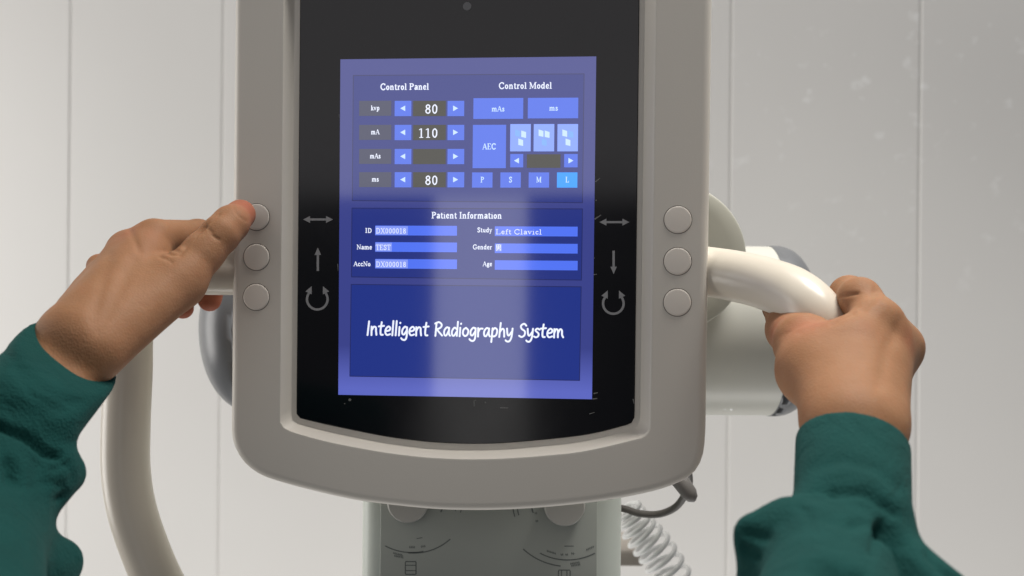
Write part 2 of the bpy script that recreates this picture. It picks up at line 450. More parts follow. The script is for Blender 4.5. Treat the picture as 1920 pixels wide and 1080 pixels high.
def st(x, y0=0.0, y1=1.0): return ('T', [(x, y0), (x, y1)])
def sf(x, y, w_=.16): return ('t', [(x - w_, y), (x + w_, y)])
def ln(*p): return ('t', list(p))
def hv(*p): return ('T', list(p))
SER = {
 ' ': (.30, []), '.': (.26, [hv((.12, .05), (.12, .07))]),
 'A': (.80, [ln((.10, 0), (.38, 1)), hv((.38, 1), (.68, 0)), ln((.20, .34), (.55, .34)), sf(.10, 0, .12), sf(.68, 0, .14)]),
 'C': (.80, [hv((.68, .74), (.56, .95), (.36, .98), (.14, .74), (.12, .34), (.32, .03), (.56, .03), (.70, .22)), ln((.68, .72), (.68, 1.0))]),
 'D': (.82, [st(.20), ln((.06, 1), (.36, 1)), hv((.36, .98), (.60, .82), (.66, .48), (.58, .14), (.34, .02)), ln((.06, 0), (.34, 0))]),
 'E': (.74, [st(.20), ln((.06, 1), (.62, 1)), ln((.62, 1), (.62, .76)), ln((.2, .52), (.48, .52)), ln((.06, 0), (.64, 0)), ln((.64, 0), (.64, .25))]),
 'G': (.86, [hv((.68, .74), (.56, .95), (.36, .98), (.14, .74), (.12, .34), (.32, .03), (.56, .03)), ln((.68, .72), (.68, 1.0)), st(.66, 0, .42), sf(.66, .42, .16)]),
 'I': (.42, [st(.21), sf(.21, 0), sf(.21, 1)]),
 'L': (.70, [st(.20), sf(.20, 1), ln((.05, 0), (.62, 0)), ln((.62, 0), (.62, .28))]),
 'M': (1.02, [ln((.16, 0), (.16, 1)), hv((.18, 1), (.48, .06)), ln((.48, .06), (.80, 1)), st(.82), sf(.16, 0, .12), sf(.12, 1, .10), sf(.82, 0), sf(.88, 1, .12)]),
 'N': (.86, [ln((.16, 0), (.16, 1)), hv((.16, 1), (.68, .03)), ln((.70, 0), (.70, 1)), sf(.16, 0, .13), sf(.12, 1, .10), sf(.70, 1, .13)]),
 'P': (.72, [st(.20), sf(.20, 0), ln((.06, 1), (.36, 1)), hv((.36, .98), (.58, .86), (.58, .64), (.38, .50)), ln((.2, .48), (.38, .48))]),
 'S': (.66, [hv((.52, .76), (.42, .95), (.24, .96), (.12, .78), (.24, .58), (.44, .42), (.52, .22), (.38, .03), (.20, .03), (.10, .22)), ln((.54, .72), (.54, 1)), ln((.10, 0), (.10, .28))]),
 'T': (.72, [st(.36), sf(.36, 0), ln((.05, 1), (.67, 1)), ln((.05, 1), (.05, .74)), ln((.67, 1), (.67, .74))]),
 'X': (.76, [hv((.14, 1), (.62, 0)), ln((.12, 0), (.62, 1)), sf(.12, 0, .12), sf(.64, 0, .12), sf(.14, 1, .12), sf(.62, 1, .12)]),
 'a': (.56, [hv((.12, .52), (.22, .64), (.36, .62), (.42, .48), (.42, .10), (.52, .03)), hv((.38, .38), (.16, .28), (.12, .12), (.22, .03), (.40, .14))]),
 'c': (.50, [hv((.42, .50), (.28, .64), (.13, .48), (.12, .20), (.26, .02), (.43, .14))]),
 'd': (.62, [hv((.40, .56), (.24, .64), (.12, .44), (.12, .18), (.24, .02), (.40, .12)), st(.44), ln((.32, 1), (.44, 1)), ln((.44, 0), (.58, 0))]),
 'e': (.52, [ln((.13, .36), (.44, .36)), hv((.43, .38), (.38, .58), (.25, .64), (.13, .46), (.13, .20), (.26, .02), (.44, .14))]),
 'f': (.42, [st(.20, 0, .84), hv((.20, .84), (.28, .97), (.40, .92)), ln((.05, .64), (.38, .64)), sf(.20, 0)]),
 'g': (.56, [hv((.25, .64), (.13, .52), (.15, .34), (.27, .27), (.40, .38), (.39, .56), (.25, .64)), ln((.39, .62), (.54, .66)), hv((.18, .26), (.12, .12), (.38, .05), (.46, -.10), (.28, -.26), (.10, -.18), (.16, .0))]),
 'i': (.36, [st(.18, 0, .64), sf(.18, 0), ln((.05, .64), (.18, .64)), hv((.18, .90), (.18, .93))]),
 'k': (.60, [st(.17), sf(.17, 0), ln((.05, 1), (.17, 1)), ln((.20, .28), (.46, .64)), hv((.28, .38), (.50, .02)), sf(.52, 0, .1), sf(.46, .64, .1)]),
 'l': (.36, [st(.18), sf(.18, 0), ln((.05, 1), (.18, 1))]),
 'm': (.96, [st(.17, 0, .64), st(.47, 0, .52), st(.77, 0, .52), hv((.19, .50), (.34, .64), (.47, .50)), hv((.49, .50), (.64, .64), (.77, .50)), sf(.17, 0, .13), sf(.47, 0, .12), sf(.77, 0, .13), ln((.05, .64), (.17, .64))]),
 'n': (.66, [st(.17, 0, .64), st(.47, 0, .52), hv((.19, .50), (.34, .64), (.47, .50)), sf(.17, 0, .13), sf(.47, 0, .13), ln((.05, .64), (.17, .64))]),
 'o': (.54, [hv((.26, .64), (.13, .50), (.11, .33), (.14, .14), (.26, .02), (.39, .14), (.42, .33), (.39, .50), (.26, .64))]),
 'p': (.62, [st(.17, -.30, .64), sf(.17, -.30), ln((.05, .64), (.17, .64)), hv((.19, .52), (.34, .64), (.48, .46), (.47, .18), (.34, .02), (.19, .10))]),
 'r': (.48, [st(.17, 0, .64), hv((.19, .46), (.30, .62), (.42, .58)), sf(.17, 0), ln((.05, .64), (.17, .64))]),
 's': (.46, [hv((.36, .50), (.26, .63), (.12, .52), (.22, .36), (.36, .22), (.28, .03), (.12, .06), (.09, .18))]),
 't': (.40, [st(.18, .10, .88), ln((.04, .64), (.36, .64)), hv((.18, .12), (.24, .02), (.36, .06))]),
 'u': (.66, [st(.17, .16, .64), hv((.17, .16), (.28, .02), (.44, .14)), st(.47, 0, .64), ln((.05, .64), (.17, .64)), ln((.35, .64), (.47, .64)), ln((.47, 0), (.6, 0))]),
 'v': (.58, [hv((.12, .64), (.28, .02)), ln((.28, .02), (.46, .64)), sf(.12, .64, .12), sf(.46, .64, .10)]),
 'y': (.58, [hv((.12, .64), (.30, .06)), ln((.48, .64), (.26, -.14)), hv((.26, -.14), (.16, -.28), (.08, -.24)), sf(.12, .64, .12), sf(.48, .64, .10)]),
 '0': (.60, [hv((.29, .98), (.14, .78), (.12, .48), (.15, .20), (.29, .02), (.43, .20), (.46, .48), (.44, .78), (.29, .98))]),
 '1': (.60, [st(.30), sf(.30, 0, .17), ln((.10, .84), (.30, 1))]),
 '8': (.60, [hv((.29, .98), (.15, .84), (.17, .64), (.29, .54), (.41, .64), (.43, .84), (.29, .98)), hv((.29, .54), (.13, .38), (.13, .16), (.29, .02), (.45, .16), (.45, .38), (.29, .54))]),
}
def text(fl, txt, px, py, h, m, y, align='l', bold=0.012, serif=0.05, width=None):
    """bold roman lettering drawn as strokes; px,py = baseline in photo pixels, h = capital height in pixels"""
    tot = sum(SER[c][0] for c in txt)
    k = 0.0004 * h
    sx = width * .0004 / tot if width else k
    u0, w0 = cl(px, py, GY)
    u0 -= {'l': 0, 'c': tot / 2, 'r': tot}[align] * sx
    hT, ht = .060 + bold * 1.2, .040 + bold * .3
    x = 0
    for c in txt:
        adv, strokes = SER[c]
        for q, (kind, pts) in enumerate(strokes):
            hw = (hT if kind == 'T' else ht) * k
            P = [Vector((u0 + (x + p[0]) * sx, 0, w0 + p[1] * k)) for p in pts]
            if len(P) > 2: P = catmull(P, 3)
            V, Fc = tube(P, hw, 6)
            yy = y - q * 4e-6
            fl.raw([CM @ Vector((v.x, yy + v.y * .05, v.z)) for v in V], Fc, m)
        x += adv

# ---- screen
SC = Flat()
E = {}
E['edge'] = scr('border', srgb(70, 76, 160)); E['panel'] = scr('panel', srgb(26, 42, 122)); E['logo'] = scr('logo', srgb(20, 42, 126))
nt = E['edge'].node_tree; tcg = nt.nodes.new('ShaderNodeTexCoord'); sg = nt.nodes.new('ShaderNodeSeparateXYZ')
rg = nt.nodes.new('ShaderNodeMapRange'); rg.inputs[1].default_value = -.045; rg.inputs[2].default_value = -.078
mg = nt.nodes.new('ShaderNodeMix'); mg.data_type = 'RGBA'      # the display's own background runs from dull to bright blue
mg.inputs[6].default_value = (*srgb(50, 58, 130), 1); mg.inputs[7].default_value = (*srgb(88, 98, 186), 1)
nt.links.new(tcg.outputs['Object'], sg.inputs[0]); nt.links.new(sg.outputs[2], rg.inputs[0]); nt.links.new(rg.outputs[0], mg.inputs[0])
nt.links.new(mg.outputs[2], nt.nodes['Principled BSDF'].inputs['Emission Color'])
E['line'] = scr('line', srgb(22, 30, 90)); E['btn'] = scr('button', srgb(68, 104, 222)); E['btn2'] = scr('button_light', srgb(128, 158, 250))
E['fld'] = scr('field', srgb(76, 110, 236)); E['on'] = scr('button_on', srgb(22, 150, 255)); E['box'] = scr('value_box', srgb(42, 42, 30))
E['name'] = scr('name_box', srgb(58, 62, 88)); E['txt'] = scr('text', srgb(232, 238, 255), 1.0); E['pale'] = scr('pale_mark', srgb(195, 222, 255))
E['sel'] = scr('selection', srgb(130, 150, 240)); E['dim'] = scr('dim_mark', srgb(120, 170, 255))
y0 = GY - .0004; y1 = y0 - .00012; y2 = y1 - .00012; y3 = y2 - .00012; y4 = y3 - .0001
SC.pp([(638.5, 111.5), (634.5, 740), (1110, 748.5), (1118, 106)], E['edge'], y0)
def framed(p, m):
    SC.pp(p, E['line'], y1)
    cx = sum(q[0] for q in p) / 4; cy = sum(q[1] for q in p) / 4
    SC.pp([(q[0] + (1.6 if q[0] < cx else -1.6), q[1] + (1.6 if q[1] < cy else -1.6)) for q in p], m, y2)
framed([(662, 141), (660, 377), (1093, 381), (1096, 138)], E['panel'])
framed([(659.5, 389.5), (658.5, 520), (1091, 526), (1093, 391)], E['panel'])
framed([(658, 532.5), (655.5, 706), (1087.5, 714), (1090.5, 537)], E['logo'])
T = lambda *a, **k: text(SC, *a, **k)
TY = y4 - .0001
T('Control Panel', 759, 168.5, 11.5, E['txt'], TY, 'c', width=94, bold=.03)
T('Control Model', 985, 166.5, 11.5, E['txt'], TY, 'c', width=101, bold=.025, serif=.015)
T('Patient Information', 875, 409.5, 11.5, E['txt'], TY, 'c', width=135, bold=.03)
def tri(cx, cy, d, s=5.2):
    SC.pp([(cx - d * s, cy), (cx + d * s * .8, cy - s), (cx + d * s * .8, cy + s)], E['pale'], y4)
for nm, val, cy in (('kvp', '80', 203.5), ('mA', '110', 248.5), ('mAs', '', 293.5), ('ms', '80', 337)):
    SC.rect(674, cy - 14, 734, cy + 14, E['name'], y3)
    SC.rect(740.5, cy - 14, 771.5, cy + 14.5, E['btn'], y3); SC.rect(775, cy - 14, 836, cy + 14.5, E['box'], y3)
    SC.rect(839.5, cy - 14, 870.5, cy + 14.5, E['btn'], y3)
    tri(756, cy, 1); tri(854, cy, -1)
    T(nm, 704, cy + 3.5, 9, E['txt'], TY, 'c', bold=.03, width={'kvp': 17, 'mA': 17, 'mAs': 21, 'ms': 14}[nm])
    if val: T(val, 822, cy + 9.5, 17, E['txt'], TY, 'r', bold=.01, width={'80': 26, '110': 39}[val])
SC.rect(888, 184.5, 981, 223, E['btn'], y3); T('mAs', 934, 209, 9.5, E['pale'], TY, 'c', width=25, bold=.03)
SC.rect(990, 184, 1084, 222, E['btn'], y3); T('ms', 1038, 207.5, 9.5, E['pale'], TY, 'c', width=17, bold=.03)
SC.rect(887, 234.5, 948.5, 315.5, E['btn'], y3); T('AEC', 917.5, 280, 10.5, E['pale'], TY, 'c', width=26, bold=.03)
for k, cx in enumerate((976, 1020, 1064.5)):
    SC.rect(cx - 19, 233, cx + 19, 284, E['btn2'], y3)
    def dia(x, y, m, w_=9, h=14): SC.pp([(x - w_ / 2, y - h / 2), (x - w_ / 2, y + h / 2 - 2), (x + w_ / 2, y + h / 2), (x + w_ / 2, y - h / 2 + 3)], m, y4)
    ta, tb, tc_ = (cx - 5.5, 250), (cx + 6, 252), (cx + .5, 267)
    dia(*ta, E['dim'] if k == 0 else E['pale']); dia(*tb, E['dim'] if k == 2 else E['pale']); dia(*tc_, E['dim'] if k == 1 else E['pale'])
SC.rect(957, 289, 981, 314, E['btn'], y3); SC.rect(1058, 289, 1083, 314, E['btn'], y3); SC.rect(988, 289.5, 1051, 315, E['box'], y3)
tri(969, 301.5, 1); tri(1070, 301.5, -1)
for c, cx in zip('PSML', (904.5, 957.5, 1010.5, 1063.5)):
    SC.rect(cx - 19, 323.5, cx + 19, 352, E['on'] if c == 'L' else E['btn'], y3)
    T(c, cx, 342, 10, E['pale'], TY, 'c', bold=.02, serif=0 if c == 'M' else .05)
for nm, val, cy in (('ID', 'DX000018', 432.5), ('Name', 'TEST', 463.5), ('AccNo.', 'DX000018', 495)):
    SC.rect(704, cy - 9.5, 857, cy + 9.5, E['fld'], y3)
    T(nm, 698, cy + 4, 8.5, E['txt'], TY, 'r', bold=.03, width={'ID': 13.5, 'Name': 30, 'AccNo.': 36}[nm])
    wv = 59 if val[0] == 'D' else 29
    SC.rect(704.5, cy - 8.5, 706 + wv, cy + 8, E['sel'], y4)
    T(val, 705, cy + 5, 9.5, E['txt'], TY, 'l', bold=.0, width=wv)
for nm, val, cy in (('Study', 'Left Clavicl', 434), ('Gender', '', 466), ('Age', '', 497.5)):
    SC.rect(928, cy - 9.5, 1083, cy + 9.5, E['fld'], y3)
    T(nm, 923, cy + 1.5, 8.5, E['txt'], TY, 'r', bold=.03, width={'Study': 28.5, 'Gender': 37, 'Age': 18}[nm])
    if val: T(val, 929, cy + 5, 9, E['txt'], TY, 'l', bold=.01, width=88, serif=.04)
def hseg(x0, y_0, x1, y_1, w_=1.0):
    dx, dy = x1 - x0, y_1 - y_0; l = math.hypot(dx, dy); nx, ny = -dy / l * w_ / 2, dx / l * w_ / 2
    hseg.k += 1
    SC.pp([(x0 + nx, y_0 + ny), (x0 - nx, y_0 - ny), (x1 - nx, y_1 - ny), (x1 + nx, y_1 + ny)], E['txt'], TY - hseg.k * 2e-6)
hseg.k = 0
SC.rect(929.5, 458, 941, 471, E['sel'], y4)
for s_g in ((931, 459, 931, 464.5), (938.5, 459, 938.5, 464.5), (931, 459, 938.5, 459), (931, 461.8, 938.5, 461.8), (931, 464.5, 938.5, 464.5), (934.7, 459, 934.7, 466),
            (930, 466.8, 939.5, 466.8), (939, 466.8, 938, 470.5), (934.7, 465, 931, 470.5)): hseg(*s_g)
# handwriting
G = {
 'I': (.27, [[(.06, .0), (.13, 1.0)]]), 'n': (.50, [[(.04, .62), (.05, .0)], [(.05, .35), (.18, .6), (.32, .55), (.34, .3), (.38, .02)]]),
 't': (.42, [[(.20, .95), (.14, .35), (.17, .05), (.30, .03)], [(.02, .64), (.36, .68)]]),
 'e': (.45, [[(.06, .30), (.30, .36), (.36, .52), (.24, .64), (.08, .48), (.04, .2), (.16, .02), (.36, .08)]]),
 'l': (.22, [[(.10, 1.05), (.06, .0)]]), 'i': (.22, [[(.08, .62), (.06, .0)], [(.12, .90), (.125, .93)]]),
 'g': (.48, [[(.35, .55), (.22, .64), (.06, .42), (.06, .14), (.18, .08), (.33, .35)], [(.36, .60), (.35, -.08), (.25, -.32), (.08, -.30), (.0, -.2)]]),
 'R': (.56, [[(.06, .0), (.10, .95)], [(.02, .90), (.25, 1.0), (.43, .82), (.36, .6), (.10, .46)], [(.14, .46), (.30, .25), (.48, .02)]]),
 'a': (.49, [[(.34, .56), (.20, .63), (.05, .40), (.06, .1), (.18, .04), (.33, .38)], [(.35, .60), (.34, .2), (.42, .02)]]),
 'd': (.48, [[(.34, .50), (.20, .62), (.05, .38), (.06, .1), (.18, .03), (.33, .3)], [(.40, 1.05), (.36, .02)]]),
 'o': (.47, [[(.22, .62), (.07, .48), (.04, .2), (.16, .02), (.32, .12), (.37, .42), (.22, .62)]]),
 'r': (.38, [[(.04, .62), (.05, .0)], [(.05, .32), (.16, .56), (.32, .58)]]),
 'p': (.48, [[(.08, .62), (.03, -.38)], [(.06, .42), (.22, .64), (.37, .48), (.32, .14), (.16, .02), (.06, .12)]]),
 'h': (.47, [[(.10, 1.02), (.04, .0)], [(.05, .33), (.20, .58), (.32, .50), (.35, .02)]]),
 'y': (.48, [[(.04, .62), (.08, .22), (.18, .12), (.34, .38)], [(.39, .62), (.34, .0), (.22, -.30), (.06, -.32), (-.02, -.24)]]),
 'S': (.52, [[(.46, .84), (.32, .98), (.12, .84), (.16, .62), (.38, .42), (.36, .14), (.18, .01), (.02, .10)]]),
 's': (.40, [[(.34, .56), (.20, .64), (.08, .50), (.28, .28), (.26, .08), (.12, .0), (.0, .06)]]),
 'm': (.72, [[(.04, .62), (.04, .0)], [(.05, .35), (.15, .6), (.27, .52), (.29, .02)], [(.30, .35), (.42, .6), (.54, .52), (.56, .2), (.64, .02)]]),
}
def hand_word(word, xl, xr, ybl, ybr, caph=25.5, st=1.75):
    tot = sum(G[c][0] for c in word) - .08
    x = 0
    kx = (xr - xl) / tot
    for ci, c in enumerate(word):
        adv, strokes = G[c]
        for q, stx in enumerate(strokes):
            pts = [(xl + (x + p[0] + p[1] * .035) * kx, ybl + (ybr - ybl) * (x / tot) - p[1] * caph) for p in stx]
            sm = catmull([Vector((p[0], p[1], 0)) for p in pts], 6)
            path = [CM @ Vector((*[cl(p.x, p.y, GY)[0]], 0, cl(p.x, p.y, GY)[1])) for p in sm]
            V, Fc = tube([CMI @ p for p in path], st * .0004, 8)
            rnd = []
            nr = len(sm)
            # flatten to a 0.1 mm ribbon on the screen, with round ends
            V = [CM @ Vector((v.x, TY - .0001 - q * .00005 + v.y * .05, v.z)) for v in V]
            SC.raw(V, Fc, E['txt'])
            for e in (sm[0], sm[-1]):
                u, w_ = cl(e.x, e.y, GY)
                SC.poly([(u + st * .0004 * math.cos(a * math.pi / 6), w_ + st * .0004 * math.sin(a * math.pi / 6)) for a in range(12)], E['txt'], TY - .00026 - q * .00002)
        x += adv
hand_word('Intelligent', 688, 803, 628, 629.5)
hand_word('Radiography', 815, 961, 629.5, 632)
hand_word('System', 973, 1056, 632, 633)
screen = SC.build('screen', mach)

# ---- printed arrows on the glass
def arrow_head(fl, tip, d, ln=13, hw=6.5, y=None):
    dx, dy = d; l = math.hypot(dx, dy); dx /= l; dy /= l
    b = (tip[0] - dx * ln, tip[1] - dy * ln)
    fl.pp([tip, (b[0] - dy * hw, b[1] + dx * hw), (b[0] + dy * hw, b[1] - dx * hw)], M['print'], y)
def bar(fl, a, b, hw, y):
    dx, dy = b[0] - a[0], b[1] - a[1]; l = math.hypot(dx, dy); nx, ny = -dy / l * hw, dx / l * hw
    fl.pp([(a[0] + nx, a[1] + ny), (a[0] - nx, a[1] - ny), (b[0] - nx, b[1] - ny), (b[0] + nx, b[1] + ny)], M['print'], y)
YA = GY - .0001; YB = GY - .00016
for kind, x, yc in (('h', 596.5, 411.5), ('u', 596, 486), ('c', 595, 561), ('h', 1152, 416.5), ('d', 1150.5, 492), ('c', 1150, 569)):
    f = Flat()
    if kind == 'h':
        bar(f, (x - 16, yc), (x + 16, yc), 2.0, YA); arrow_head(f, (x - 28, yc), (-1, 0), y=YB); arrow_head(f, (x + 28, yc), (1, 0), y=YB)
    elif kind in 'ud':
        s = -1 if kind == 'u' else 1
        bar(f, (x, yc - s * 22), (x, yc + s * 10), 2.2, YA); arrow_head(f, (x, yc + s * 22), (0, s), ln=14, hw=6, y=YB)
    else:
        r = 21.5
        pts = []
        a0 = R(35)
        P = [(x + r * math.sin(a), yc - r * math.cos(a)) for a in [a0 + (2 * math.pi - 2 * a0) * k / 40 for k in range(41)]]
        P2 = [(x + (r - 4.4) * math.sin(a), yc - (r - 4.4) * math.cos(a)) for a in [a0 + (2 * math.pi - 2 * a0) * k / 40 for k in range(41)]]
        for k in range(40): f.pp([P[k], P2[k], P2[k + 1], P[k + 1]], M['print'], YA)
        arrow_head(f, (x - 10.5, yc - 24.5), (.42, -.9), ln=14, hw=6.5, y=YB); arrow_head(f, (x + 10.5, yc - 24.5), (-.42, -.9), ln=14, hw=6.5, y=YB)
    f.build('arrow_symbol', glass)
# film residue flecks along the screen edge
for k, (a, b, c, d, h) in enumerate(((1116, 341, 1125, 334, 1.2), (1115, 411, 1127, 403, 1.3), (1113, 515, 1119, 514, 1), (889, 751, 889, 762, 1), (889, 751, 893, 750.5, .8), (938, 764.5, 953, 764.5, 1.2),
        (1113, 738, 1121, 736, 1.3), (1111, 748, 1120, 747, 1.3), (1105, 776, 1115, 773, .8), (1187, 748, 1189, 757, 1), (646, 756, 647, 757.5, 1), (909, 754, 912, 754.5, 1.4), (636, 214, 636.8, 222, .7), (633.5, 495, 634, 508, .7), (1117, 376, 1119, 375, 1.4), (1114, 484, 1115, 484, 1.2))):
    dx, dy = c - a, d - b; l = math.hypot(dx, dy); nx, ny = -dy / l * h, dx / l * h
    f = Flat(); f.pp([(a + nx, b + ny), (a - nx, b - ny), (c - nx * .5, d - ny * .5), (c + nx * .5, d + ny * .5)], M['scuff'], YA - .00002 * k); f.build('scuff_mark', glass)
cxy = (656, 749.5); f = Flat()
f.pp([(cxy[0] + 2.6 * math.cos(a * .6283), cxy[1] + 2.6 * math.sin(a * .6283)) for a in range(10)], M['scuff'], YB)
f.build('scuff_mark', glass)

# ---- push buttons on the housing
for bx, by in ((481, 407), (481, 482), (480.5, 557), (1271, 412), (1270.5, 490), (1270, 567)):
    u, w_ = cl(bx, by, 0)
    rr = 0.0100
    V1, F1 = revolve([(-.00015, rr + .00055), (0.0004, rr + .00055)], CM @ Vector((u, 0, w_)), CM.to_3x3() @ Vector((0, 1, 0)), (0, 0, 1), 48)
    V2, F2 = revolve([(-.0007, rr - .0012), (-.00066, rr - .0007), (-.0005, rr - .0003), (-.0003, rr), (.0004, rr)], CM @ Vector((u, 0, w_)), CM.to_3x3() @ Vector((0, 1, 0)), (0, 0, 1), 48)
    k = len(V1)
    o = link('button', V1 + V2, F1 + [tuple(i + k for i in q) for q in F2], [M['gap'], M['button']], fm=[0] * len(F1) + [1] * len(F2))
    fix(o); autosmooth(o, 30); up(o, house)

# ---- handles
HR = 0.019
def handle(pts, name='handle'):
    P = catmull([W(*p) for p in pts], 12)
    V, Fc = tube(P, HR, 32)
    o = link(name, V, Fc, [M['handle']]); fix(o); autosmooth(o, 50); up(o); return o
handle([(520, 508, .035), (430, 508, .035), (350, 508, .037), (295, 517, .042), (258, 555, .05), (242, 620, .056), (240, 700, .06), (236, 800, .06), (236, 880, .06),
        (246, 950, .06), (268, 1020, .06), (300, 1095, .06), (345, 1170, .065), (400, 1230, .07)])
handle([(1250, 502, .014), (1330, 510, .008), (1390, 520, -.010), (1440, 533, -.031), (1485, 551, -.053), (1520, 579, -.069), (1543, 618, -.074), (1552, 670, -.066), (1556, 740, -.055),
        (1556, 850, -.045), (1545, 950, -.035), (1515, 1050, -.02), (1470, 1140, -.005), (1400, 1220, .01)])

# ---- tube housing behind the console
TYD = 0.24
zc = W(900, 615, TYD).z
rT = rp(158, TYD)
xl, xr = W(482, 615, TYD).x, W(1437, 615, TYD).x
V, Fc = revolve([(0, rT), (xr - xl, rT)], (xl, TYD, zc), (1, 0, 0), (0, 0, 1), 72)
o = link('tube_housing', V, Fc, [M['tube']]); fix(o); autosmooth(o, 40); up(o); tubeo = o
def cap(x, sgn, ln, p):
    prof = [(0, rT + .0005), (.002, rT + .0008)]
    for k in range(0, 15):
        t = k / 15
        a = t * math.pi / 2
        prof.append((.002 + ln * math.sin(a) ** (2 / p), (rT + .0008) * max(.02, math.cos(a)) ** (2 / p)))
    prof.append((.002 + ln, .002))
    V, Fc = revolve(prof, (x, TYD, zc), (sgn, 0, 0), (0, 0, 1), 72)
    o = link('end_cap', V, Fc, [M['cap']]); fix(o); autosmooth(o, 60); up(o, tubeo); return o
cap(xr, 1, rp(78, TYD), 2.7); cap(xl, -1, rp(92, TYD), 2.1)
# small screws
for sx, sy, yy in ((421, 587, .165), (1360, 763, .2), (1372, 764, .2)):
    V, Fc = revolve([(0, .0018), (.0008, .0026), (.02, .0026)], W(sx, sy, yy), (0, 1, 0), (0, 0, 1), 16)
    o = link('screw', V, Fc, [M['steel']]); fix(o); up(o, tubeo)
# mounting plate: rounded cream disc between console and tube
P0 = W(1262, 482, .125)
prof = [(0, .050), (0.0005, rp(133, .125)), (.0015, rp(137, .125)), (.004, rp(139, .125)), (.028, rp(139, .125)), (.030, rp(136, .125))]
V, Fc = revolve(prof, P0, (0, 1, 0), (0, 0, 1), 96)
o = link('mounting_plate', V, Fc, [M['pad']]); fix(o); autosmooth(o, 40); up(o)
# neck between the console and the tube housing
def box(name, p0, p1, m, parent, bev=0.0, seg=4):
    bm = bmesh.new(); bmesh.ops.create_cube(bm, size=1)
    for v in bm.verts: v.co = Vector([p0[i] + (v.co[i] + .5) * (p1[i] - p0[i]) for i in range(3)])
    if bev: bmesh.ops.bevel(bm, geom=[e for e in bm.edges], offset=bev, segments=seg, affect='EDGES', profile=.5)
    me = bpy.data.meshes.new(name); bm.to_mesh(me); bm.free(); me.materials.append(m); me.shade_smooth()
    o = bpy.data.objects.new(name, me); COL.objects.link(o)
    if parent: up(o, parent)
    return o
o = box('neck', (-.09, .05, .0), (.09, .18, .12), M['pad'], mach, .01)

# ---- collimator below
CY = 0.10
a = W(676, 900, CY); b = W(1168, 1190, CY)
def collim():
    # vertical prism with generously rounded vertical edges
    z0, z1 = -0.33, W(900, 800, CY).z
    x0, x1 = a.x, b.x; r = .016; dep = .20
    cs = []
    for cx, cy, a0 in ((x0 + r, CY + r, 180), (x1 - .022, CY + .022, 270), (x1 - r, CY + dep - r, 0), (x0 + r, CY + dep - r, 90)):
        rr = .022 if (cx > 0 and cy < CY + .05) else r
        for k in range(9):
            t = R(a0 + 90 * k / 8); cs.append((cx + rr * math.cos(t), cy + rr * math.sin(t)))
    V = [(p[0], p[1], z0) for p in cs] + [(p[0], p[1], z1) for p in cs]; n_ = len(cs)
    Fc = [(k, (k + 1) % n_, (k + 1) % n_ + n_, k + n_) for k in range(n_)] + [tuple(range(n_)), tuple(range(n_, 2 * n_))]
    o = link('collimator', V, Fc, [M['colli']]); fix(o); autosmooth(o, 40); up(o); return o
col = collim()
fa = W(714, 900, CY - .001); fb = W(1118, 1180, CY - .001)
box('face_panel', (fa.x, CY - .0016, -.32), (fb.x, CY + .001, W(900, 860, CY).z), M['colliface'], col, .0006, 2)
YF = CY - .0017
for kx, ky in ((764, 943), (1059, 949)):
    p = W(kx, ky, YF)
    V, Fc = revolve([(-.016, rp(35, YF)), (-.0152, rp(37, YF)), (-.014, rp(38, YF)), (0, rp(39, YF))], (W(kx, ky, YF - .016).x, YF, W(kx, ky, YF - .016).z), (0, 1, 0), (0, 0, 1), 48)
    o = link('knob', V, Fc, [M['knob']]); fix(o); autosmooth(o, 40); up(o, col)
# printed scales and pictograms on the face
mv = []; mf = []
def addline(pts, hw, y=YF - .0001):
    q = [W(p[0], p[1], y) for p in pts]
    for i in range(len(q) - 1):
        d = (q[i + 1] - q[i]).normalized(); nn = Vector((-d.z, 0, d.x)) * rp(hw, y)
        e = d * rp(hw * .2, y)
        k = len(mv); mv.extend([q[i] + nn, q[i] - nn, q[i + 1] - nn, q[i + 1] + nn]); mf.append((k, k + 1, k + 2, k + 3))
def arc(cx, cy, r, a0, a1, n_=18): return [(cx + r * math.cos(R(a0 + (a1 - a0) * k / n_)), cy + r * math.sin(R(a0 + (a1 - a0) * k / n_))) for k in range(n_ + 1)]
def flush_mark(name):
    global mv, mf
    o = link(name, mv, mf, [M['ink']]); up(o, col); mv = []; mf = []
for a_ in ((776, 935, 102, 96, 48, 1.1), (772, 930, 106, 118, 78, 1.0), (772, 935, 60, 0, 25, 1.3), (772, 935, 85, 0, 16, 1.0), (772, 935, 95, 0, 16, 1.0),
           (1064, 940, 110, 118, 62, 1.1), (1064, 940, 122, 133, 96, 1.1), (1059, 940, 63, 180, 160, 1.3), (1059, 940, 90, 180, 163, 1.0), (1059, 940, 98, 180, 163, 1.0)):
    addline(arc(*a_[:5]), a_[5]); flush_mark('scale_arc')
addline([(1058, 1024), (1076, 1024)], .7); flush_mark('printed_line')
addline([(781, 1010), (792, 1008)], .7); flush_mark('printed_line')
for n_i, (bx0, by0, w_, h_) in enumerate(((760, 1053, 20, 24), (1047, 1069, 22, 24))):
    addline([(bx0, by0), (bx0 + w_, by0)], 1); addline([(bx0 + w_, by0 + 1), (bx0 + w_, by0 + h_)], 1); addline([(bx0 + w_ - 1, by0 + h_), (bx0, by0 + h_)], 1); addline([(bx0, by0 + h_ - 1), (bx0, by0 + 1)], 1)
    if n_i == 0: addline([(761, 1060), (779, 1060)], .8, YF - .00014); addline([(761, 1070), (779, 1070)], .8, YF - .00014)
    else: addline([(1053, 1070), (1053, 1092)], .8, YF - .00014); addline([(1063, 1070), (1063, 1092)], .8, YF - .00014)
    flush_mark('pictogram')
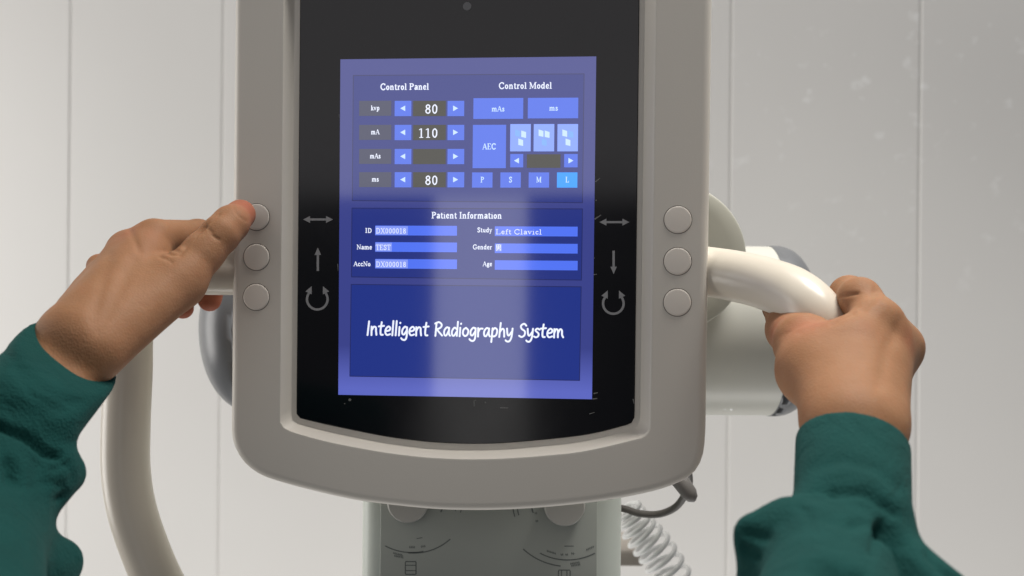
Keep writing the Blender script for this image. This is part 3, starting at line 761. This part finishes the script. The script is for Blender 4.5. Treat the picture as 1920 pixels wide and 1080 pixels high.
def dash(x, y, w_, ang=0):       # rows of tiny illegible strokes, as in the photo
    for k in range(int(w_ / 3)):
        xx = x + k * 3; yy = y + k * 3 * math.tan(R(ang))
        addline([(xx, yy - 2.3), (xx + .6, yy + 2.3)], .55)
    addline([(x - 1, y), (x + w_ - 2, y + (w_ - 2) * math.tan(R(ang)))], .4, YF - .00014)
    flush_mark('printed_text')
dash(738, 1037, 20, 14); dash(740, 1042, 18, 12); dash(1070, 1057, 20, -10); dash(1072, 1061, 18, -10); dash(1052, 1040, 6); dash(1061, 1040, 6); dash(1072, 1038, 8)
dash(1026, 1033, 18, 18); dash(1100, 1031, 16, -25); dash(768, 1026, 12); dash(790, 1025, 10, -8); dash(1003, 962, 6); dash(1005, 977, 6)

# ---- cable and its plug
P = catmull([W(1120, 950, .16), W(1165, 953, .155), (W(1200, 963, .15)), W(1235, 964, .145), W(1265, 952, .135), W(1283, 930, .12), W(1292, 905, .10), W(1290, 880, .085)], 10)
V, Fc = tube(P, rp(6.8, .14), 16)
cab = link('cable', V, Fc, [M['cable']]); fix(cab); autosmooth(cab, 60); up(cab)
P = [W(1262, 885, .08), W(1278, 905, .075), W(1293, 926, .07), W(1299, 935, .07), W(1302, 940, .07)]
V, Fc = tube(P, [rp(17, .07), rp(16.5, .07), rp(15, .07), rp(10.5, .07), rp(3, .07)], 24)
o = link('cable_plug', V, Fc, [mat('plug_grey', (0.17, 0.16, 0.15), rough=.45)]); fix(o); autosmooth(o, 60); up(o, cab)

# ------------------------------------------------------------------ coiled white hose and the wall block
axp = catmull([W(1175, 955, .34), W(1196, 990, .34), W(1228, 1030, .34), (W(1262, 1085, .34)), W(1290, 1150, .34), W(1300, 1230, .34)], 60)
hel = []
tot = len(axp); turns = 14
for i, p in enumerate(axp):
    t = (axp[min(i + 1, tot - 1)] - axp[max(i - 1, 0)]).normalized()
    u = t.orthogonal() if False else Vector((0, 1, 0)); v = t.cross(u).normalized()
    rr = rp(34, .34) * (0.75 + .25 * min(1, i / 100))
    a_ = 2 * math.pi * turns * i / tot
    hel.append(p + (u * math.cos(a_) * 1.0 + v * math.sin(a_)) * rr)
hel = catmull(hel, 2)
V, Fc = tube(hel, rp(4.6, .34), 10)
o = link('coiled_cable', V, Fc, [M['coil']]); fix(o); autosmooth(o, 80)
tag(o, 'white coiled cable hanging beside the collimator in front of the wall', 'coiled cable')
p0 = W(1158, 1062, .36); p1 = W(1207, 1034, .36)
o = box('wall_block', (p0.x, .36, p0.z), (p1.x, .45, p1.z), M['bracket'], None, .002, 2)
tag(o, 'small brown block between the collimator and the coiled cable', 'block')

# ------------------------------------------------------------------ organic shapes: distance field + surface nets
def cap_sdf(P, a, b, ra, rb):
    a = np.array(a); b = np.array(b); ab = b - a
    pa = P - a
    t = np.clip((pa @ ab) / max(1e-12, ab @ ab), 0, 1)
    d = pa - t[..., None] * ab
    return np.sqrt((d * d).sum(-1)) - (ra + (rb - ra) * t)
def smin(a, b, k):
    h = np.clip(.5 + .5 * (b - a) / k, 0, 1)
    return b + (a - b) * h - k * h * (1 - h)
def surface_nets(fn, lo, hi, h):
    lo = np.array(lo); hi = np.array(hi)
    n = np.ceil((hi - lo) / h).astype(int) + 1
    xs = [lo[i] + h * np.arange(n[i]) for i in range(3)]
    g = np.empty(tuple(n), dtype=np.float32)
    YY, ZZ = np.meshgrid(xs[1], xs[2], indexing='ij')
    for i0 in range(0, n[0], 16):
        i1 = min(n[0], i0 + 16)
        X = np.broadcast_to(xs[0][i0:i1, None, None], (i1 - i0, n[1], n[2]))
        P = np.stack([X, np.broadcast_to(YY, X.shape), np.broadcast_to(ZZ, X.shape)], -1)
        g[i0:i1] = fn(P)
    s = g < 0
    cs = [s[a:n[0] - 1 + a, b:n[1] - 1 + b, c:n[2] - 1 + c] for a in (0, 1) for b in (0, 1) for c in (0, 1)]
    anyi = np.logical_or.reduce(cs); alli = np.logical_and.reduce(cs)
    act = np.argwhere(anyi & ~alli)
    idx = -np.ones(tuple(n - 1), dtype=np.int64); idx[tuple(act.T)] = np.arange(len(act))
    acc = np.zeros((len(act), 3)); cnt = np.zeros(len(act))
    for ax in range(3):
        o1, o2 = [k for k in range(3) if k != ax]
        for a in (0, 1):
            for b in (0, 1):
                q = act.copy(); q[:, o1] += a; q[:, o2] += b
                r = q.copy(); r[:, ax] += 1
                ga = g[tuple(q.T)]; gb = g[tuple(r.T)]
                m = (ga < 0) != (gb < 0)
                t = np.where(m, ga / np.where(m, ga - gb, 1), 0)
                p = q.astype(float); p[:, ax] += t
                acc[m] += p[m]; cnt[m] += 1
    V = lo + h * acc / cnt[:, None]
    Fs = []
    for ax in range(3):
        o1, o2 = (ax + 1) % 3, (ax + 2) % 3
        sl0 = [slice(None)] * 3; sl1 = [slice(None)] * 3
        sl0[ax] = slice(0, n[ax] - 1); sl1[ax] = slice(1, n[ax])
        sa = s[tuple(sl0)]; sb = s[tuple(sl1)]
        e = np.argwhere(sa != sb)
        e = e[(e[:, o1] > 0) & (e[:, o2] > 0) & (e[:, o1] < n[o1] - 1) & (e[:, o2] < n[o2] - 1)]
        ins = sa[tuple(e.T)]
        c = []
        for da, db in ((-1, -1), (0, -1), (0, 0), (-1, 0)):
            q = e.copy(); q[:, o1] += da; q[:, o2] += db; c.append(idx[tuple(q.T)])
        f = np.stack(c, 1); f[~ins] = f[~ins][:, ::-1]
        Fs.append(f)
    return V, np.concatenate(Fs)
def pixels(V):
    """photo pixel of points (numpy)"""
    d = V - np.array([0, -D, 0]); x = d[:, 0] / d[:, 1]; z = d[:, 2] / d[:, 1]
    xi = x * c_ + z * s_; zi = -x * s_ + z * c_
    return np.stack([960 + xi * F, 540 - zi * F], 1)
def seg_dist(P, pts):
    best = np.full(len(P), 1e9)
    for i in range(len(pts) - 1):
        a = np.array(pts[i], float); b = np.array(pts[i + 1], float); ab = b - a
        t = np.clip(((P - a) @ ab) / (ab @ ab), 0, 1)
        best = np.minimum(best, np.linalg.norm(P - a - t[:, None] * ab, axis=1))
    return best
def organic(name, groups, h, m, parent, carve=(), creases=(), flush=(), cut=None):
    """groups: list of (k_join, k_inside, [(p,q,rp,rq)...]) with p=(px,py,y)"""
    conv = []
    lo = np.full(3, 1e9); hi = -lo
    for kj, ki, prims in groups:
        L = []
        for p, q, r0, r1 in prims:
            a_, b_ = W(*p), W(*q); ra, rb = rp(r0, p[2]), rp(r1, q[2])
            L.append((a_, b_, ra, rb))
            for v, r in ((a_, ra), (b_, rb)):
                lo = np.minimum(lo, np.array(v) - r - .008); hi = np.maximum(hi, np.array(v) + r + .008)
        conv.append((kj, ki, L))
    cv = [(W(*p), W(*q), rp(r0, p[2]), rp(r1, q[2]), k) for p, q, r0, r1, k in carve]
    def fn(P):
        tot = None
        for kj, ki, L in conv:
            g = None
            for a_, b_, ra, rb in L:
                d = cap_sdf(P, a_, b_, ra, rb)
                g = d if g is None else smin(g, d, ki)
            if cut is not None and tot is None:      # the cuff ends in a slanting hem
                g = -smin(-g, -((P - np.array(cut[0])) @ np.array(cut[1])), .004)
            tot = g if tot is None else smin(tot, g, kj)
        for a_, b_, ra, rb, k in cv:
            d = cap_sdf(P, a_, b_, ra, rb)
            tot = -smin(-tot, d, k)
        return tot
    V, Fc = surface_nets(fn, lo, hi, h)
    me = bpy.data.meshes.new(name); me.from_pydata(V.tolist(), [], Fc.tolist()); me.update()
    bm = bmesh.new(); bm.from_mesh(me)
    for _ in range(2): bmesh.ops.smooth_vert(bm, verts=bm.verts, factor=.5, use_axis_x=True, use_axis_y=True, use_axis_z=True)
    bmesh.ops.recalc_face_normals(bm, faces=bm.faces); bm.to_mesh(me); bm.free()
    me.update()
    if creases:
        nv = len(me.vertices); co = np.empty(nv * 3); me.vertices.foreach_get('co', co); co = co.reshape(-1, 3)
        no = np.empty(nv * 3); me.vertices.foreach_get('normal', no); no = no.reshape(-1, 3)
        px = pixels(co); face = np.clip(-no[:, 1] * 3, 0, 1)
        for pts, wd, dp in creases:
            d = seg_dist(px, pts)
            co = co - no * (dp * np.exp(-(d / wd) ** 2) * face)[:, None]
        me.vertices.foreach_set('co', co.ravel()); me.update()
    at = me.attributes.new('flush', 'FLOAT', 'POINT')
    vals = np.zeros(len(me.vertices))
    co = np.empty(len(vals) * 3); me.vertices.foreach_get('co', co); co = co.reshape(-1, 3)
    for p, rad, amt in flush:
        c = np.array(W(*p)); vals = np.maximum(vals, amt * np.exp(-(np.linalg.norm(co - c, axis=1) / rp(rad, p[2])) ** 2))
    at.data.foreach_set('value', vals.astype(np.float32))
    me.materials.append(m); me.shade_smooth()
    o = bpy.data.objects.new(name, me); COL.objects.link(o)
    o.parent = parent
    return o

person = empty('person', (0, 0, 0))
tag(person, 'person in a dark green sweatshirt gripping both side handles, thumb on the top left button', 'person')

# left hand -------------------------------------------------------
LG = [
 (.010, .014, [  # wrist and back of the hand
   ((50, 750, -.157), (118, 640, -.120), 44, 46), ((95, 785, -.157), (176, 660, -.120), 42, 44),
   ((125, 622, -.11), (184, 502, -.005), 42, 17), ((140, 622, -.12), (234, 468, -.035), 46, 29),
   ((158, 628, -.125), (289, 446, -.038), 46, 33), ((150, 630, -.10), (156, 548, .02), 34, 16),
   ((180, 650, -.125), (300, 545, -.075), 44, 42), ((200, 600, -.10), (270, 500, -.05), 60, 46),
   ((205, 560, -.05), (262, 470, -.035), 40, 34), ((165, 590, -.08), (215, 488, -.018), 38, 26),
 ]),
 (.012, .010, [ # thumb: base, proximal and distal bones
   ((190, 658, -.125), (335, 530, -.066), 40, 48), ]),
 (.008, .005, [
   ((335, 526, -.066), (382, 473, -.052), 47, 37), ((382, 473, -.052), (413, 440, -.044), 37, 34),
   ((413, 440, -.044), (432, 420, -.034), 34, 32.5), ((432, 420, -.034), (451, 402, -.0155), 32, 28), ]),
 (.004, .005, [ # index finger over the tube
   ((289, 444, -.038), (372, 443, .006), 33, 30), ((372, 443, .006), (408, 452, .055), 30, 27), ((408, 455, .05), (402, 520, .082), 27, 24), ((402, 520, .082), (393, 562, .078), 24, 22), ]),
 (.006, .005, [
   ((236, 466, -.03), (300, 455, .03), 30, 28), ((300, 455, .03), (335, 500, .088), 27, 24), ((335, 500, .088), (343, 578, .08), 23, 20), ]),
 (.006, .005, [
   ((186, 498, 0), (235, 490, .06), 22, 25), ((235, 490, .06), (280, 540, .105), 24, 22), ]),
 (.006, .005, [
   ((156, 545, .02), (190, 545, .06), 18, 21), ((190, 545, .06), (240, 575, .108), 20, 19), ]),
]
LCR = [([(308, 470), (322, 478), (333, 477)], 3.2, .0009), ([(300, 482), (313, 486), (322, 492)], 3, .0007), ([(318, 464), (330, 470), (338, 472)], 3, .0008),
       ([(338, 478), (352, 458), (368, 440), (386, 425)], 3.5, .0012), ([(398, 441), (405, 446), (411, 449)], 2.5, .0009), ([(392, 430), (398, 436)], 3, .0006), ([(437, 383), (441, 397), (452, 409), (464, 414)], 2.0, .0006), ([(345, 462), (365, 442), (388, 421), (412, 401)], 2.5, .0010),
       ([(205, 480), (190, 540), (175, 600)], 12, .0009), ([(250, 490), (215, 560), (185, 620)], 13, .0009),
       ([(243, 430), (252, 448), (262, 470)], 7, .0010)]
LFL = [((262, 500, -.06), 40, .18), ((205, 470, -.03), 26, .35), ((175, 505, 0), 24, .3), ((455, 398, -.02), 36, .75), ((394, 560, .08), 40, 1.0), ((339, 575, .08), 36, 1.0), ((236, 440, -.05), 30, .25), ((289, 425, -.06), 30, .15)]
organic('hand', LG, .0013, M['skin'], person, creases=LCR, flush=LFL)

# right hand ------------------------------------------------------
RG = [
 (.012, .018, [
   ((1590, 940, -.225), (1573, 800, -.18), 50, 54), ((1625, 940, -.225), (1632, 810, -.18), 50, 50),
   ((1573, 800, -.18), (1526, 690, -.135), 54, 58), ((1600, 790, -.185), (1592, 670, -.140), 62, 60),
   ((1632, 805, -.18), (1645, 640, -.120), 48, 50), ((1636, 790, -.17), (1674, 652, -.095), 42, 41), ((1648, 615, -.11), (1675, 650, -.09), 44, 41), ((1632, 810, -.16), (1668, 710, -.07), 42, 34),
   ((1520, 700, -.13), (1510, 645, -.108), 54, 52),
 ]),
 (.010, .008, [ # web between thumb and index finger
   ((1535, 660, -.128), (1600, 640, -.135), 40, 42), ((1600, 640, -.135), (1640, 600, -.125), 42, 40), ]),
 (.008, .006, [ # thumb, passing left of and behind the tube
   ((1507, 645, -.105), (1482, 618, -.065), 54, 44), ((1482, 618, -.065), (1466, 575, -.015), 42, 34), ((1466, 575, -.015), (1490, 545, .03), 32, 28), ]),
 (.006, .006, [ # index finger
   ((1645, 602, -.118), (1612, 560, -.098), 42, 37), ((1612, 560, -.098), (1592, 554, -.065), 37, 35), ((1592, 554, -.065), (1578, 575, -.02), 34, 28), ((1578, 575, -.02), (1545, 600, -.02), 26, 22), ]),
 (.008, .006, [
   ((1686, 652, -.085), (1655, 620, -.06), 42, 34), ((1655, 620, -.06), (1622, 625, -.02), 32, 28), ((1622, 625, -.02), (1570, 650, -.02), 26, 22), ]),
 (.006, .006, [
   ((1680, 690, -.06), (1650, 680, -.03), 34, 30), ((1650, 680, -.03), (1580, 700, -.02), 28, 22), ]),
 (.006, .006, [
   ((1676, 730, -.06), (1645, 730, -.03), 28, 26), ((1645, 730, -.03), (1585, 745, -.02), 24, 20), ]),
]
RCR = [([(1572, 556), (1588, 553), (1608, 550)], 3, .0014), ([(1576, 590), (1592, 583), (1610, 575)], 3, .0008), ([(1560, 608), (1580, 596), (1600, 588)], 4, .0009),
       ([(1450, 640), (1475, 625), (1500, 622)], 5, .0006), ([(1556, 535), (1562, 548), (1566, 560)], 3, .0010), ([(1640, 548), (1632, 566), (1618, 580)], 7, .0010),
       ([(1690, 600), (1660, 660), (1650, 720)], 12, .0007)]
RFL = [((1510, 600, -.12), 45, .35), ((1650, 585, -.15), 38, .25), ((1450, 620, -.08), 40, .3), ((1700, 640, -.12), 30, .25)]
def _sh(p):
    return (p[0], p[1], p[2] + .011 * (1 - min(1, max(0, (p[1] - 640) / 160))))
RG = [(a, b, [(_sh(p), _sh(q), r0, r1) for p, q, r0, r1 in L_]) for a, b, L_ in RG]
organic('hand', RG, .0014, M['skin'], person, creases=RCR, flush=RFL)

# sleeves ---------------------------------------------------------
def nrm(v):
    v = Vector(v).normalized(); return (v.x, v.y, v.z)
LS = [
 (.012, .012, [
   ((170, 555, -.08), (12, 745, -.175), 52, 60), ((252, 592, -.08), (88, 796, -.175), 50, 58), ((210, 575, -.085), (50, 770, -.18), 52, 60),
 ]),
 (.012, .02, [
   ((15, 800, -.18), (-10, 900, -.20), 76, 84), ((-10, 900, -.20), (-34, 1040, -.22), 84, 96), ((-60, 1000, -.22), (-80, 1250, -.34), 130, 160),
 ]),
 (.014, .012, [ ((20, 905, -.19), (84, 895, -.185), 62, 50), ((84, 895, -.185), (124, 888, -.172), 50, 35), ]),
 (.014, .012, [ ((10, 1070, -.20), (70, 1064, -.19), 76, 58), ((70, 1064, -.19), (112, 1056, -.18), 58, 40), ((50, 1090, -.20), (60, 1150, -.20), 66, 70) ]),
]
LSC = [([(-10, 795), (50, 820), (88, 850), (112, 856)], 8, .0050), ([(130, 930), (90, 950), (66, 985), (80, 1012)], 10, .006),
       ([(128, 872), (138, 885), (136, 905)], 6, .0035), ([(15, 870), (40, 930), (36, 1010)], 12, .004), ([(60, 910), (95, 905), (120, 912)], 7, .0018),
       ([(90, 1050), (60, 1062), (30, 1100)], 9, .003), ([(30, 690), (60, 740), (120, 770)], 9, .0012), ([(90, 700), (130, 725), (180, 730)], 8, .0010),
       ([(100, 880), (130, 866), (150, 872)], 5, .0022),
       ([(20, 760), (80, 775), (140, 750)], 20, .0016), ([(75, 870), (62, 930), (60, 1000)], 14, .002), ([(100, 1010), (130, 1030), (150, 1055)], 5, .0022),
       ([(12, 660), (70, 720), (140, 755), (175, 748)], 10, .0012), ([(20, 900), (35, 990), (25, 1070)], 16, .003), ([(150, 880), (154, 900), (150, 915)], 3, .0015)]
organic('sleeve', LS, .0020, M['cloth'], person, creases=LSC, cut=(W(131, 658, -.125), nrm((.56, -.08, .80))))
RS = [
 (.010, .02, [
   ((1582, 740, -.15), (1584, 960, -.25), 80, 86), ((1615, 740, -.15), (1610, 960, -.25), 82, 86),
 ]),
 (.012, .02, [
   ((1560, 1010, -.26), (1500, 1040, -.27), 72, 92), ((1600, 1010, -.26), (1630, 1120, -.28), 86, 120), ((1560, 1080, -.29), (1540, 1300, -.38), 120, 180),
   ((1660, 1090, -.27), (1730, 1160, -.29), 84, 108),
 ]),
 (.010, .012, [ ((1470, 1000, -.27), (1412, 1000, -.27), 60, 36), ((1440, 1060, -.27), (1430, 1160, -.28), 52, 60) ]),
]
RSC = [([(1520, 880), (1580, 862), (1640, 878), (1685, 915)], 12, .0012), ([(1560, 925), (1620, 925), (1680, 965)], 10, .0020), ([(1498, 940), (1530, 925), (1560, 925)], 9, .0012),
       ([(1655, 985), (1690, 1020), (1705, 1060), (1715, 1100)], 12, .012), ([(1470, 1090), (1510, 1066), (1560, 1066), (1610, 1090)], 15, .018), ([(1655, 985), (1640, 1010), (1636, 1035)], 7, .0025), ([(1500, 945), (1520, 975), (1515, 1010), (1490, 1040)], 9, .0022), ([(1545, 975), (1580, 985), (1620, 980)], 9, .0016), ([(1395, 1030), (1425, 1045), (1440, 1075)], 8, .003), ([(1740, 1040), (1760, 1065), (1790, 1085)], 7, .002),
       ([(1400, 1000), (1440, 1010), (1470, 1040)], 14, .002), ([(1600, 985), (1570, 1015), (1560, 1040)], 10, .0015)]
organic('sleeve', RS, .0020, M['cloth'], person, creases=RSC,
        carve=[((1570, 640, -.10), (1578, 900, -.225), 72, 70, .002), ((1620, 640, -.10), (1620, 900, -.225), 72, 70, .002)],
        cut=(W(1602, 830, -.195), nrm((.27, .58, .75))))
